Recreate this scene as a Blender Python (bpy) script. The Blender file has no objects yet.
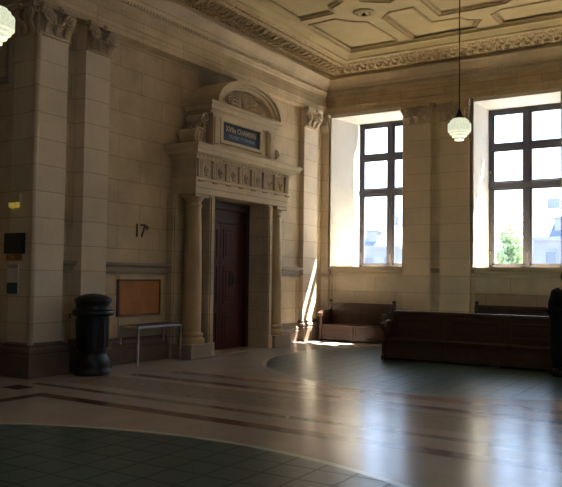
import bpy, bmesh, math, random
from mathutils import Vector, Matrix
random.seed(7)
PI = math.pi
sc = bpy.context.scene
C = sc.collection

# ------------------------------------------------------------------ materials
def mat(name):
    m = bpy.data.materials.new(name); m.use_nodes = True
    nt = m.node_tree
    return m, nt, nt.nodes['Principled BSDF']
def N(nt, t, **kw):
    n = nt.nodes.new(t)
    for k, v in kw.items():
        setattr(n, k, v)
    return n
def mth(nt, op, a, b=None, c=None):
    n = nt.nodes.new('ShaderNodeMath'); n.operation = op
    for i, v in enumerate((a, b, c)):
        if v is None: continue
        if isinstance(v, (int, float)): n.inputs[i].default_value = v
        else: nt.links.new(v, n.inputs[i])
    return n.outputs[0]
def mixc(nt, f, a, b):
    n = nt.nodes.new('ShaderNodeMix'); n.data_type = 'RGBA'
    for s, v in ((n.inputs[0], f), (n.inputs[6], a), (n.inputs[7], b)):
        if isinstance(v, (int, float)): s.default_value = v
        elif isinstance(v, tuple): s.default_value = (*v, 1)
        else: nt.links.new(v, s)
    return n.outputs[2]
def noise(nt, vec, scale, detail=4, rough=.55):
    n = N(nt, 'ShaderNodeTexNoise'); n.inputs['Scale'].default_value = scale
    n.inputs['Detail'].default_value = detail; n.inputs['Roughness'].default_value = rough
    if vec: nt.links.new(vec, n.inputs['Vector'])
    return n.outputs['Fac']
def ramp(nt, f, lo, hi):
    return mth(nt, 'MULTIPLY', mth(nt, 'SUBTRACT', f, lo), 1/(hi-lo))
def bump(nt, b, h, strength, dist):
    n = N(nt, 'ShaderNodeBump'); n.inputs['Strength'].default_value = strength
    n.inputs['Distance'].default_value = dist
    nt.links.new(h, n.inputs['Height']); nt.links.new(n.outputs[0], b.inputs['Normal'])
def clampf(nt, s):
    n = mth(nt, 'ADD', s, 0.0); n.node.use_clamp = True
    return n

def stone_mat(name, col, joints=True, var=.16, rough=.75, course=.42, length=1.15):
    m, nt, b = mat(name)
    geo = N(nt, 'ShaderNodeNewGeometry')
    pos = geo.outputs['Position']
    f = clampf(nt, ramp(nt, noise(nt, pos, 1.3, 6, .6), .3, .7))
    dark = tuple(c*(1-var*1.6) for c in col); light = tuple(min(1, c*(1+var)) for c in col)
    c = mixc(nt, f, dark, light)
    f2 = clampf(nt, ramp(nt, noise(nt, pos, 22, 3), .35, .75))
    c = mixc(nt, mth(nt, 'MULTIPLY', f2, .25), c, tuple(x*.72 for x in col))
    if joints:
        sep = N(nt, 'ShaderNodeSeparateXYZ'); nt.links.new(pos, sep.inputs[0])
        u = mth(nt, 'ADD', sep.outputs[0], sep.outputs[1])
        comb = N(nt, 'ShaderNodeCombineXYZ'); nt.links.new(u, comb.inputs[0]); nt.links.new(sep.outputs[2], comb.inputs[1])
        br = N(nt, 'ShaderNodeTexBrick')
        nt.links.new(comb.outputs[0], br.inputs['Vector'])
        br.inputs['Scale'].default_value = 1; br.inputs['Brick Width'].default_value = length
        br.inputs['Row Height'].default_value = course; br.inputs['Mortar Size'].default_value = .009
        br.inputs['Mortar Smooth'].default_value = .3
        br.inputs['Color1'].default_value = (.93, .93, .93, 1); br.inputs['Color2'].default_value = (1.02, 1.01, 1, 1)
        br.inputs['Mortar'].default_value = (.72, .67, .62, 1)
        mx = nt.nodes.new('ShaderNodeMix'); mx.data_type = 'RGBA'; mx.blend_type = 'MULTIPLY'; mx.inputs[0].default_value = 1
        nt.links.new(c, mx.inputs[6]); nt.links.new(br.outputs['Color'], mx.inputs[7]); c = mx.outputs[2]
        h = mth(nt, 'ADD', mth(nt, 'MULTIPLY', br.outputs['Fac'], -1.0), mth(nt, 'MULTIPLY', f2, .15))
        bump(nt, b, h, .35, .006)
    else:
        bump(nt, b, noise(nt, pos, 30, 4), .4, .012)
    nt.links.new(c, b.inputs['Base Color']); b.inputs['Roughness'].default_value = rough
    b.inputs['Specular IOR Level'].default_value = .3
    return m
def simple(name, col, rough=.5, metal=0, var=.15, scale=8, bmp=0, spec=.5, stretch=None, coat=0):
    m, nt, b = mat(name)
    geo = N(nt, 'ShaderNodeNewGeometry'); pos = geo.outputs['Position']
    if stretch:
        mp = N(nt, 'ShaderNodeMapping'); mp.inputs['Scale'].default_value = stretch
        nt.links.new(pos, mp.inputs[0]); pos = mp.outputs[0]
    f = noise(nt, pos, scale, 5)
    c = mixc(nt, clampf(nt, ramp(nt, f, .3, .7)), tuple(x*(1-var) for x in col), tuple(min(1, x*(1+var)) for x in col))
    nt.links.new(c, b.inputs['Base Color'])
    b.inputs['Roughness'].default_value = rough; b.inputs['Metallic'].default_value = metal
    b.inputs['Specular IOR Level'].default_value = spec; b.inputs['Coat Weight'].default_value = coat
    if bmp: bump(nt, b, f, bmp, .01)
    return m

STONE = (.57, .46, .305)
M = {}
M['wall'] = stone_mat('ashlar_stone', STONE)
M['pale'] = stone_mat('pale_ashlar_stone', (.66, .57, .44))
M['pilaster'] = stone_mat('pilaster_stone', (.66, .56, .425), var=.08, length=60)
M['carved'] = stone_mat('carved_stone', (.50, .40, .28), joints=False, var=.2)
M['column'] = stone_mat('column_stone', (.46, .33, .18), joints=False, var=.15, rough=.5)
M['mould'] = stone_mat('moulding_stone', (.59, .48, .325), joints=False, var=.12)
M['ledge'] = stone_mat('ledge_stone', (.33, .27, .21), joints=False, var=.12, rough=.5)
M['plinth'] = stone_mat('plinth_stone', (.155, .11, .08), joints=False, var=.25, rough=.45)
M['jamb'] = stone_mat('skylit_pale_reveal', (.60, .575, .52), joints=False, var=.05)  # skylight on the reveals put into a paler, cooler colour
M['ceil'] = simple('ceiling_plaster', (.47, .375, .20), .8, var=.10, scale=1.2, spec=.2)
M['ceilmould'] = simple('ceiling_moulding', (.36, .27, .14), .7, var=.15, scale=6, spec=.2)
M['orn'] = simple('ornament_plaster', (.40, .30, .16), .65, var=.35, scale=14, bmp=.5, spec=.3)
M['bench'] = simple('dark_bench_wood', (.066, .031, .021), .34, var=.35, scale=5, stretch=(1, 1, 9), bmp=.1)
M['door'] = simple('red_mahogany', (.065, .014, .011), .42, var=.3, scale=5, stretch=(6, 6, .8))
M['doorframe'] = simple('dark_door_frame', (.035, .012, .009), .45, var=.3, scale=5)
M['bronze'] = simple('window_bronze', (.055, .055, .07), .5, metal=.1, var=.15, scale=6)
M['black'] = simple('black_cast_metal', (.006, .007, .008), .42, metal=.3, var=.3, scale=10, spec=.6)
M['steel'] = simple('brushed_steel', (.65, .65, .67), .3, metal=1, var=.1, scale=20)
M['tabletop'] = simple('table_laminate', (.07, .04, .03), .55, var=.2, scale=6)
M['brass'] = simple('tarnished_brass', (.33, .17, .06), .4, metal=.8, var=.3, scale=20)
M['rod'] = simple('dark_lamp_rod', (.06, .045, .03), .5, metal=.6)
M['cork'] = simple('cork_board', (.42, .19, .07), .85, var=.15, scale=3, bmp=.15)
M['boardframe'] = simple('board_frame_wood', (.10, .04, .02), .5, var=.2)
M['plaque'] = simple('dark_plaque', (.018, .018, .02), .35, var=.15)
M['sign'] = simple('navy_sign_enamel', (.012, .016, .028), .3, var=.15)
M['letters'] = simple('gilt_letters', (.42, .33, .20), .5, var=.1)
M['letters2'] = simple('blue_grey_letters', (.20, .25, .38), .5, var=.1)
M['number'] = simple('dark_painted_number', (.05, .025, .02), .6, var=.2)
M['paper'] = simple('notice_paper', (.55, .52, .46), .7, var=.05)
M['green'] = simple('notice_green', (.03, .09, .07), .6, var=.1)
M['graypr'] = simple('notice_grey', (.33, .31, .28), .7, var=.05)
M['cream'] = simple('cream_plastic', (.55, .48, .30), .5, var=.05)
M['coat'] = simple('black_wool', (.010, .010, .012), .85, var=.3, scale=60, bmp=.2, spec=.25)
M['shoe'] = simple('black_leather', (.008, .008, .008), .3)
M['skin'] = simple('skin', (.45, .26, .18), .5, var=.06, scale=20)
M['hair'] = simple('brown_hair', (.05, .03, .02), .6, var=.3, scale=50, stretch=(1, 1, .2), bmp=.4)
M['eye'] = simple('eye_white', (.6, .6, .58), .3, var=.02)
M['lip'] = simple('lip', (.33, .13, .11), .5, var=.05)
M['asphalt'] = simple('street_paving', (.16, .16, .17), .9, var=.2, scale=2)
M['facade'] = simple('pale_facade', (.20, .21, .24), .9, var=.1, scale=.6)
M['slate'] = simple('slate_roof', (.11, .14, .19), .7, var=.15, scale=1)
M['winglass'] = simple('far_window_glass', (.12, .14, .17), .2, var=.2)
M['bark'] = simple('bark', (.10, .07, .05), .9, var=.3)
M['extwall'] = M['facade']

def leaf_mat():
    m, nt, b = mat('tree_leaves')
    geo = N(nt, 'ShaderNodeNewGeometry')
    f = noise(nt, geo.outputs['Position'], 1.4, 3)
    c = mixc(nt, clampf(nt, ramp(nt, f, .35, .65)), (.32, .42, .24), (.48, .58, .36))  # leaf tones paled to put in outdoor haze and overexposure
    nt.links.new(c, b.inputs['Base Color']); b.inputs['Roughness'].default_value = .6
    tr = N(nt, 'ShaderNodeBsdfTranslucent'); nt.links.new(c, tr.inputs[0])
    mx = N(nt, 'ShaderNodeMixShader'); mx.inputs[0].default_value = .45
    nt.links.new(b.outputs[0], mx.inputs[1]); nt.links.new(tr.outputs[0], mx.inputs[2])
    nt.links.new(mx.outputs[0], nt.nodes['Material Output'].inputs[0])
    return m
M['leaf'] = leaf_mat()
def glass_mat():
    m, nt, b = mat('window_glass')
    t = N(nt, 'ShaderNodeBsdfTransparent'); t.inputs[0].default_value = (.93, .95, .96, 1)
    g = N(nt, 'ShaderNodeBsdfGlossy'); g.inputs['Roughness'].default_value = .02
    mx = N(nt, 'ShaderNodeMixShader'); mx.inputs[0].default_value = .05
    nt.links.new(t.outputs[0], mx.inputs[1]); nt.links.new(g.outputs[0], mx.inputs[2])
    nt.links.new(mx.outputs[0], nt.nodes['Material Output'].inputs[0])
    return m
M['glass'] = glass_mat()
def shade_mat(strength):
    strength *= .33
    m, nt, b = mat('frosted_lamp_glass')
    geo = N(nt, 'ShaderNodeNewGeometry')
    f = clampf(nt, ramp(nt, noise(nt, geo.outputs['Position'], 45, 3), .3, .7))
    c = mixc(nt, f, (.55, .60, .38), (.95, .97, .74))
    b.inputs['Base Color'].default_value = (.25, .26, .22, 1); b.inputs['Roughness'].default_value = .3
    nt.links.new(c, b.inputs['Emission Color']); b.inputs['Emission Strength'].default_value = strength
    bump(nt, b, f, .5, .01)
    return m
M['shade'] = shade_mat(1.0)
M['bulb'] = simple('yellow_indicator', (.62, .55, .25), .4)
M['bulb'].node_tree.nodes['Principled BSDF'].inputs['Emission Color'].default_value = (1, .8, .12, 1)
M['bulb'].node_tree.nodes['Principled BSDF'].inputs['Emission Strength'].default_value = .07

def floor_mat():
    m, nt, b = mat('marble_and_tile_floor')
    L = nt.links
    geo = N(nt, 'ShaderNodeNewGeometry'); pos = geo.outputs['Position']
    sep = N(nt, 'ShaderNodeSeparateXYZ'); L.new(pos, sep.inputs[0]); X, Y = sep.outputs[0], sep.outputs[1]
    n1 = clampf(nt, ramp(nt, noise(nt, pos, 1.6, 8, .65), .3, .7))
    n2 = clampf(nt, ramp(nt, noise(nt, pos, 9, 5, .6), .3, .7))
    base = mixc(nt, n1, (.35, .295, .25), (.45, .385, .33))
    base = mixc(nt, mth(nt, 'MULTIPLY', n2, .3), base, (.30, .245, .20))
    # marble slab joints
    def rng(s, a, bb):
        return mth(nt, 'MULTIPLY', mth(nt, 'GREATER_THAN', s, a), mth(nt, 'LESS_THAN', s, bb))
    def band(cur, mask, col):
        c2 = mixc(nt, n2, tuple(x*.8 for x in col), tuple(x*1.15 for x in col))
        return mixc(nt, mask, cur, c2)
    red = (.16, .06, .04); dk = (.20, .17, .13); grey = (.31, .25, .195); lite = (.44, .36, .28)
    base = band(base, mth(nt, 'MULTIPLY', rng(Y, 7.72, 8.6), mth(nt, 'GREATER_THAN', X, -8.7)), grey)
    base = band(base, mth(nt, 'MULTIPLY', rng(Y, 8.6, 8.75), mth(nt, 'GREATER_THAN', X, -8.7)), lite)
    base = band(base, mth(nt, 'MULTIPLY', rng(Y, 6.61, 6.83), mth(nt, 'GREATER_THAN', X, -8.19)), red)
    base = band(base, mth(nt, 'MULTIPLY', rng(X, -8.19, -7.98), mth(nt, 'LESS_THAN', Y, 6.83)), red)
    base = band(base, mth(nt, 'MULTIPLY', rng(Y, 7.27, 7.43), mth(nt, 'GREATER_THAN', X, -8.95)), dk)
    base = band(base, mth(nt, 'MULTIPLY', rng(Y, 8.84, 9.04), mth(nt, 'GREATER_THAN', X, -8.5)), red)
    base = band(base, mth(nt, 'MULTIPLY', rng(Y, 9.45, 9.72), mth(nt, 'GREATER_THAN', X, -8.2)), (.27, .185, .14))
    base = band(base, mth(nt, 'MULTIPLY', rng(X, -9.02, -8.66), rng(Y, 6.80, 7.10)), (.09, .05, .04))
    # green tiled circles
    cm = None; ring = None
    for cx, cy, r in ((-4.3, .92, 4.95), (-4.5, 13.55, 3.70)):
        dx = mth(nt, 'SUBTRACT', X, cx); dy = mth(nt, 'SUBTRACT', Y, cy)
        d = mth(nt, 'SQRT', mth(nt, 'ADD', mth(nt, 'MULTIPLY', dx, dx), mth(nt, 'MULTIPLY', dy, dy)))
        k = mth(nt, 'LESS_THAN', d, r); rg = rng(d, r, r+.075)
        cm = k if cm is None else mth(nt, 'MAXIMUM', cm, k)
        ring = rg if ring is None else mth(nt, 'MAXIMUM', ring, rg)
    br = N(nt, 'ShaderNodeTexBrick'); L.new(pos, br.inputs['Vector']); br.offset = 0
    br.inputs['Scale'].default_value = 1; br.inputs['Brick Width'].default_value = .345
    br.inputs['Row Height'].default_value = .345; br.inputs['Mortar Size'].default_value = .014
    br.inputs['Color1'].default_value = (.040, .080, .075, 1); br.inputs['Color2'].default_value = (.052, .098, .09, 1)
    br.inputs['Mortar'].default_value = (.075, .10, .085, 1)
    tile = mixc(nt, mth(nt, 'MULTIPLY', n2, .35), br.outputs['Color'], (.04, .07, .06))
    base = mixc(nt, cm, base, tile)
    base = mixc(nt, ring, base, (.55, .55, .46))
    L.new(base, b.inputs['Base Color'])
    # polish: the marble glossier than the tiles
    rr = mth(nt, 'ADD', mth(nt, 'MULTIPLY', n2, .05), .20)
    rr = mth(nt, 'ADD', rr, mth(nt, 'MULTIPLY', cm, .08))
    L.new(rr, b.inputs['Roughness'])
    L.new(mth(nt, 'SUBTRACT', .5, mth(nt, 'MULTIPLY', mth(nt, 'MULTIPLY', br.outputs['Fac'], cm), .45)), b.inputs['Specular IOR Level'])
    w = N(nt, 'ShaderNodeTexNoise'); w.inputs['Scale'].default_value = 2.0; w.inputs['Detail'].default_value = 2.2
    L.new(pos, w.inputs['Vector'])
    h = mth(nt, 'ADD', w.outputs['Fac'], mth(nt, 'MULTIPLY', mth(nt, 'MULTIPLY', br.outputs['Fac'], cm), -.35))
    bump(nt, b, h, .2, .02)
    return m
M['floor'] = floor_mat()

# ------------------------------------------------------------------ mesh builder (world coordinates)
class MB:
    def __init__(s): s.v = []; s.f = []; s.sm = []
    def add(s, vs, fs, smooth=False):
        o = len(s.v); s.v += [tuple(v) for v in vs]
        for f in fs: s.f.append([i+o for i in f]); s.sm.append(smooth)
        return s
    def box(s, a, b, c, d, e, f):
        x0, x1 = min(a, b), max(a, b); y0, y1 = min(c, d), max(c, d); z0, z1 = min(e, f), max(e, f)
        return s.add([(x0,y0,z0),(x1,y0,z0),(x1,y1,z0),(x0,y1,z0),(x0,y0,z1),(x1,y0,z1),(x1,y1,z1),(x0,y1,z1)],
              [(0,3,2,1),(4,5,6,7),(0,1,5,4),(1,2,6,5),(2,3,7,6),(3,0,4,7)])
    def poly(s, pts, z0, z1):                      # xy polygon extruded in z
        n = len(pts)
        vs = [(x,y,z0) for x,y in pts]+[(x,y,z1) for x,y in pts]
        return s.add(vs, [tuple(range(n))[::-1], tuple(range(n, 2*n))]+[(i,(i+1)%n,(i+1)%n+n,i+n) for i in range(n)])
    def prism(s, pts, fn, d0, d1, smooth=False):   # pts (u,w) mapped by fn(u,w,d)
        n = len(pts)
        vs = [fn(u,w,d0) for u,w in pts]+[fn(u,w,d1) for u,w in pts]
        s.add(vs, [tuple(range(n))[::-1], tuple(range(n,2*n))])
        return s.add(vs, [(i,(i+1)%n,(i+1)%n+n,i+n) for i in range(n)], smooth)
    def lathe(s, cx, cy, prof, seg=28, smooth=True):
        vs = []; fs = []
        for r, z in prof:
            for k in range(seg):
                a = 2*PI*k/seg; vs.append((cx+r*math.cos(a), cy+r*math.sin(a), z))
        for i in range(len(prof)-1):
            for k in range(seg):
                k2 = (k+1) % seg
                fs.append((i*seg+k, i*seg+k2, (i+1)*seg+k2, (i+1)*seg+k))
        s.add(vs, fs, smooth)
        s.add([vs[k] for k in range(seg)], [tuple(range(seg))[::-1]])
        s.add([vs[(len(prof)-1)*seg+k] for k in range(seg)], [tuple(range(seg))])
        return s
    def tube(s, pts, rad, seg=8, smooth=True):
        pts = [Vector(p) for p in pts]; n = len(pts)
        rads = rad if isinstance(rad, (list, tuple)) else [rad]*n
        vs = []; fs = []; up = None
        for i, p in enumerate(pts):
            t = (pts[min(i+1,n-1)]-pts[max(i-1,0)]).normalized()
            if up is None: up = Vector((0,0,1)) if abs(t.z) < .9 else Vector((1,0,0))
            a = t.cross(up).normalized(); bb = a.cross(t).normalized(); up = bb
            for k in range(seg):
                an = 2*PI*k/seg; vs.append(p+(a*math.cos(an)+bb*math.sin(an))*rads[i])
        for i in range(n-1):
            for k in range(seg):
                k2 = (k+1) % seg; fs.append((i*seg+k, i*seg+k2, (i+1)*seg+k2, (i+1)*seg+k))
        fs += [tuple(range(seg))[::-1], tuple(range((n-1)*seg, n*seg))]
        return s.add(vs, fs, smooth)
    def ball(s, c, r, seg=10, rings=6, mtx=None):
        rx, ry, rz = r if isinstance(r, (tuple, list)) else (r, r, r)
        vs = []; fs = []
        for i in range(rings+1):
            th = PI*i/rings
            for k in range(seg):
                a = 2*PI*k/seg
                v = Vector((rx*math.sin(th)*math.cos(a), ry*math.sin(th)*math.sin(a), rz*math.cos(th)))
                if mtx: v = mtx @ v
                vs.append((c[0]+v.x, c[1]+v.y, c[2]+v.z))
        for i in range(rings):
            for k in range(seg):
                k2 = (k+1) % seg; fs.append((i*seg+k, (i+1)*seg+k, (i+1)*seg+k2, i*seg+k2))
        return s.add(vs, fs, True)
    def sweep(s, path, prof, smooth=False, closed=False):
        """path of (x,y), room on its right-hand side; prof of (offset into room, z)"""
        n = len(path); dirs = []
        cnt = n if closed else n-1
        for i in range(cnt):
            a = Vector(path[i]); b2 = Vector(path[(i+1) % n]); dirs.append((b2-a).normalized())
        def nr(d): return Vector((d.y, -d.x))
        vs = []; m = len(prof)
        for i in range(n):
            if closed: d0, d1 = dirs[i-1], dirs[i]
            else: d0 = dirs[max(i-1,0)]; d1 = dirs[min(i,n-2)]
            n0, n1 = nr(d0), nr(d1); bi = (n0+n1)
            bi = bi/ (1+n0.dot(n1))
            for o, z in prof: vs.append((path[i][0]+bi.x*o, path[i][1]+bi.y*o, z))
        fs = []
        for i in range(cnt):
            j = (i+1) % n
            for k in range(m-1):
                fs.append((i*m+k, j*m+k, j*m+k+1, i*m+k+1))
        return s.add(vs, fs, smooth)
    def build(s, name, material, parent=None, kind=None, bevel=0, label=None, cat=None, group=None, origin=None, hide=False):
        off = Vector((0,0,0))
        p = parent
        while p: off += p.location; p = p.parent
        if origin is not None: off = Vector(origin)
        me = bpy.data.meshes.new(name)
        me.from_pydata([tuple(Vector(v)-off) for v in s.v], [], s.f)
        me.polygons.foreach_set('use_smooth', s.sm)
        bm = bmesh.new(); bm.from_mesh(me); bmesh.ops.recalc_face_normals(bm, faces=bm.faces); bm.to_mesh(me); bm.free()
        me.materials.append(M[material] if isinstance(material, str) else material)
        o = bpy.data.objects.new(name, me); C.objects.link(o)
        if origin is not None: o.location = origin
        if parent: o.parent = parent
        if bevel:
            b = o.modifiers.new('bevel', 'BEVEL'); b.width = bevel; b.segments = 2; b.limit_method = 'ANGLE'
        if kind: o['kind'] = kind
        tag(o, label, cat, group)
        return o
def tag(o, label=None, cat=None, group=None):
    if label: o['label'] = label
    if cat: o['category'] = cat
    if group: o['group'] = group
def thing(name, label, cat, loc, group=None):
    o = bpy.data.objects.new(name, None); C.objects.link(o); o.location = loc
    o.empty_display_size = .2; tag(o, label, cat, group); return o
def S(name, mb, m, **k): return mb.build(name, m, kind='structure', **k)

# ------------------------------------------------------------------ key dimensions
XP, XR, XQ = -9.45, -9.68, -9.57        # left wall: face of pilasters, recessed plane
YP, YR = 17.10, 17.24        # back wall: face of pilasters, recessed plane
XE, YF = 5.6, -6.0           # far right wall, wall behind the camera
PY = 7.65                    # camera-facing side of the left pier
ZC = 7.10                    # ceiling
WIN = [(-9.31,-7.25,-9.0,-7.13), (-5.46,-3.45,-5.42,-3.52), (-1.60,.42,-1.58,.38), (2.25,4.27,2.27,4.25)]
WZ0, WZ1, WY = 1.90, 5.85, 18.2

# ------------------------------------------------------------------ setting
S('floor', MB().box(-13.5, XE+.3, YF-.3, 18.55, -.3, 0), 'floor')

w = MB()
w.box(XR-.9, XR, 8.25, 11.72, 0, 5.93)
w.box(XR-.9, XR, 14.04, 14.66, 0, 5.93).box(XR-.9, XQ, 14.66, 18.5, 0, 5.93)
w.box(XR-.9, XR, 11.72, 14.04, 3.24, 5.93)
S('wall_left', w, 'wall')
S('wall_left_upper', MB().box(XR-.9, XP, PY, 18.5, 5.93, 7.2), 'wall')
w = MB().box(-13.3, -10.02, PY, PY+.3, 0, 5.93)
S('wall_pier_upper', MB().box(-13.3, XR-.9, PY, PY+.3, 5.93, 7.2), 'wall')
S('wall_pier', w, 'wall')
S('wall_west', MB().box(-13.5, -13.2, YF, PY+.1, 0, 7.3), 'wall')
RW_ADDED = [(1.2,3.3)]  # assumed out-of-frame window opening, added to light the left wall
w = MB().box(XE, XE+.3, YF-.3, 18.5, 0, 1.9).box(XE, XE+.3, YF-.3, 18.5, 5.85, 7.3)
ye = [YF-.3]+[v for p in RW_ADDED for v in p]+[18.5]
for k in range(0, len(ye), 2): w.box(XE, XE+.3, ye[k], ye[k+1], 1.9, 5.85)
S('wall_right', w, 'wall')
for k, (a, b) in enumerate(RW_ADDED):
    f = MB()
    for (c, d) in ((a,a+.09),((a+b)/2-.05,(a+b)/2+.05),(b-.09,b)): f.box(XE+.1, XE+.2, c, d, 1.9, 5.85)
    for (c, d) in ((1.9,1.98),(3.87,4.0),(4.85,4.96),(5.76,5.85)): f.box(XE+.11, XE+.19, a, b, c, d)
    S('window_%d' % (k+5), f, 'bronze').data.name = 'window'  # frame of the added, unseen light opening
S('wall_front', MB().box(-13.5, XE+.3, YF-.3, YF, 0, 7.3), 'wall')
w = MB()
edges = [(XR-.5, WIN[0][0], XR-.5, WIN[0][2]-.08)]
for i in range(3): edges.append((WIN[i][1], WIN[i+1][0], WIN[i][3], WIN[i+1][2]))
edges.append((WIN[3][1], XE+.2, WIN[3][3], XE+.2))
for a, b, a2, b2 in edges:
    w.poly([(a,YR),(b,YR),(b2,WY),(b2,18.5),(a2,18.5),(a2,WY)], 0, WZ1+.02)
w.box(XR-.5, XE+.2, YR+.03, 18.5, 0, WZ0-.05)
for a, b, a2, b2 in edges: w.box(max(a,XR)+.0, b, YR, YR+.2, WZ1, 5.93)
S('wall_back', w, 'pale')
S('wall_back_upper', MB().box(XR-.5, XE+.2, YP, 18.5, 5.93, 7.2), 'wall')
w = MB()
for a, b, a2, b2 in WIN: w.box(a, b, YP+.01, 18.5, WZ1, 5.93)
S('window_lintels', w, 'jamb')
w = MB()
for a, b, a2, b2 in WIN:      # reveals, skylight put in as a paler colour
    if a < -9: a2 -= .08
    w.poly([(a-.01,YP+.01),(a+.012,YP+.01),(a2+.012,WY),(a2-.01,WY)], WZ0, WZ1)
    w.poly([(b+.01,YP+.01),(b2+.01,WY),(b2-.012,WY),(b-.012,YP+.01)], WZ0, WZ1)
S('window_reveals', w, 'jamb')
# sills and dado ledges along both walls
lp = lambda o, z0=1.64, z1=1.85: [(0,z0),(.03,z0),(.045,z0+.05),(.05,z1-.09),(o,z1-.05),(o,z1),(0,z1+.005)]
sw = MB()
sw.box(WIN[0][0]-.04, WIN[0][1]+.02, YP-.03, WY, WZ0-.06, WZ0-.0)
sw.sweep([(WIN[0][0]-.0,YR+.03),(WIN[0][1],YR+.03)], lp(.10, 1.66, 1.86))
S('trim_1', sw, 'mould')
for i in (1,2,3):
    sw = MB().box(WIN[i][0]-.04, WIN[i][1]+.04, YP-.03, WY, WZ0-.06, WZ0)
    sw.sweep([(WIN[i][0],YR+.03),(WIN[i][1],YR+.03)], lp(.10, 1.66, 1.86))
    S('trim_%d' % (i+1), sw, 'mould')
dl = MB()
for a, b in ((8.26, 8.64), (9.22, 11.05), (14.72, 15.94)):
    xx = XQ if a > 14 else XR; dl.sweep([(xx, a), (xx, b)], lp(.12))
dl.sweep([(XR,PY+8.0+.0),(XR,PY+8.0)], [(0,0),(0,0)]) if False else None
dl.sweep([(-6.53,YR),(-6.28,YR)], lp(.08, 1.76, 1.87))
dl.sweep([(-5.53,YR),(-5.46,YR)], lp(.08, 1.76, 1.87))
dl.sweep([(-9.46,YR),(-9.31,YR)], lp(.08, 1.70, 1.87))
S('trim_5', dl, 'ledge')
# thin panel moulding below the dado ledge
pm = MB()
for a, b in ((9.75, 11.0), (14.85, 15.85)):
    for (y0, y1, z0, z1) in ((a, b, 1.56, 1.59), (a, a+.03, .5, 1.57), (b-.03, b, .5, 1.57)):
        xx = XQ if a > 14 else XR; pm.box(xx-.01, xx+.02, y0, y1, z0, z1)
S('trim_6', pm, 'mould')
# baseboards
bp = [(0,0),(.13,0),(.13,.30),(.10,.33),(.11,.37),(.07,.42),(.06,.47),(.03,.51),(0,.52)]
S('baseboard_left', MB().sweep([(XR,8.26),(XR,11.05)], [(o*.8,z*.9) for o,z in bp]).sweep([(XQ,14.70),(XQ,15.94)], [(o*.8,z*.9) for o,z in bp]), 'plinth')
S('baseboard_pier', MB().sweep([(-13.2,PY),(-10.12,PY)], bp), 'plinth')
S('baseboard_back', MB().sweep([(-9.35,YR),(5.6,YR)], [(o*.8,z*.9) for o,z in bp]), 'plinth')
# entablature and cornice around the room
path = [(-13.2, PY), (XP, PY), (XP, YP), (XE, YP)]
ent = [(0,5.93),(.03,5.93),(.03,6.02),(.045,6.03),(.045,6.10),(.06,6.11),(.06,6.13),(.01,6.14),(.01,6.40),(.05,6.44),(.06,6.47)]
S('trim_7', MB().sweep(path, ent), 'wall')
crn = [(.06,6.47),(.08,6.48),(.09,6.55),(.12,6.56),(.13,6.59),(.14,6.60),(.14,6.62),(.17,6.63),(.18,6.66),(.21,6.72),(.245,6.78),(.27,6.80),(.27,6.85),(.25,6.87),(.20,6.88),(.20,6.98),(.0,7.0)]
c = MB().sweep(path, crn)
# small leaf-and-dart course under the cornice
def along(a, b, step):
    a = Vector(a); b = Vector(b); n = int((b-a).length/step)
    return [a+(b-a)*((i+.5)/n) for i in range(n)]
for a, b, nrm in (((XP,PY+.2),(XP,YP-.15),Vector((1,0))), ((XP+.15,YP),(-2.2,YP),Vector((0,-1))), ((-11,PY),(XP,PY),Vector((0,-1)))):
    for p in along(a, b, .085):
        q = p+nrm*.095
        c.box(q.x-.027-.01*abs(nrm.x), q.x+.027+.01*abs(nrm.x), q.y-.027, q.y+.027, 6.49, 6.55)
S('trim_8', c, 'mould')
# carved ceiling border
brd = [(.20,6.98),(.30,6.98),(.34,6.93),(.42,6.87),(.52,6.87),(.70,6.90),(.95,6.93),(1.12,6.95)]
c = MB().sweep(path, brd)
def leafrow(mb, a, b, nrm, o0, o1, step, h, z0, z1):
    a = Vector(a); b = Vector(b); t = (b-a).normalized()
    for i, p in enumerate(along(a, b, step)):
        for s in (-1, 1):
            pts = []; rad = []
            for k in range(6):
                f = k/5
                o = o0+(o1-o0)*f
                q = p+nrm*o+t*(s*step*.42*math.sin(f*PI*.9)+s*.01)
                pts.append((q.x, q.y, z0+(z1-z0)*f-h*math.sin(f*PI)))
                rad.append(.012+.022*math.sin(f*PI))
            mb.tube(pts, rad, 5)
        q = p+nrm*((o0+o1)/2); mb.ball((q.x, q.y, (z0+z1)/2-h), (.032,.032,.03), 6, 4)
for a, b, nrm in (((XP,8.0),(XP,YP-.5),Vector((1,0))), ((XP+.5,YP),(-1.8,YP),Vector((0,-1)))):
    leafrow(c, a, b, nrm, .44, .86, .21, .035, 6.875, 6.92)
    for p in along(a, b, .075):
        q = p+nrm*.98; c.ball((q.x,q.y,6.935), (.026,.026,.03), 6, 4)
    for p in along(a, b, .11):
        q = p+nrm*.36; c.ball((q.x,q.y,6.90), (.04,.04,.035), 6, 4)
S('trim_9', c, 'orn')
S('trim_10', MB().sweep(path, [(1.12,6.95),(1.14,6.93),(1.20,6.93),(1.23,6.97),(1.26,6.97),(1.36,7.02),(1.44,7.03),(1.46,7.08),(1.50,7.11)]), 'ceil')
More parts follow.
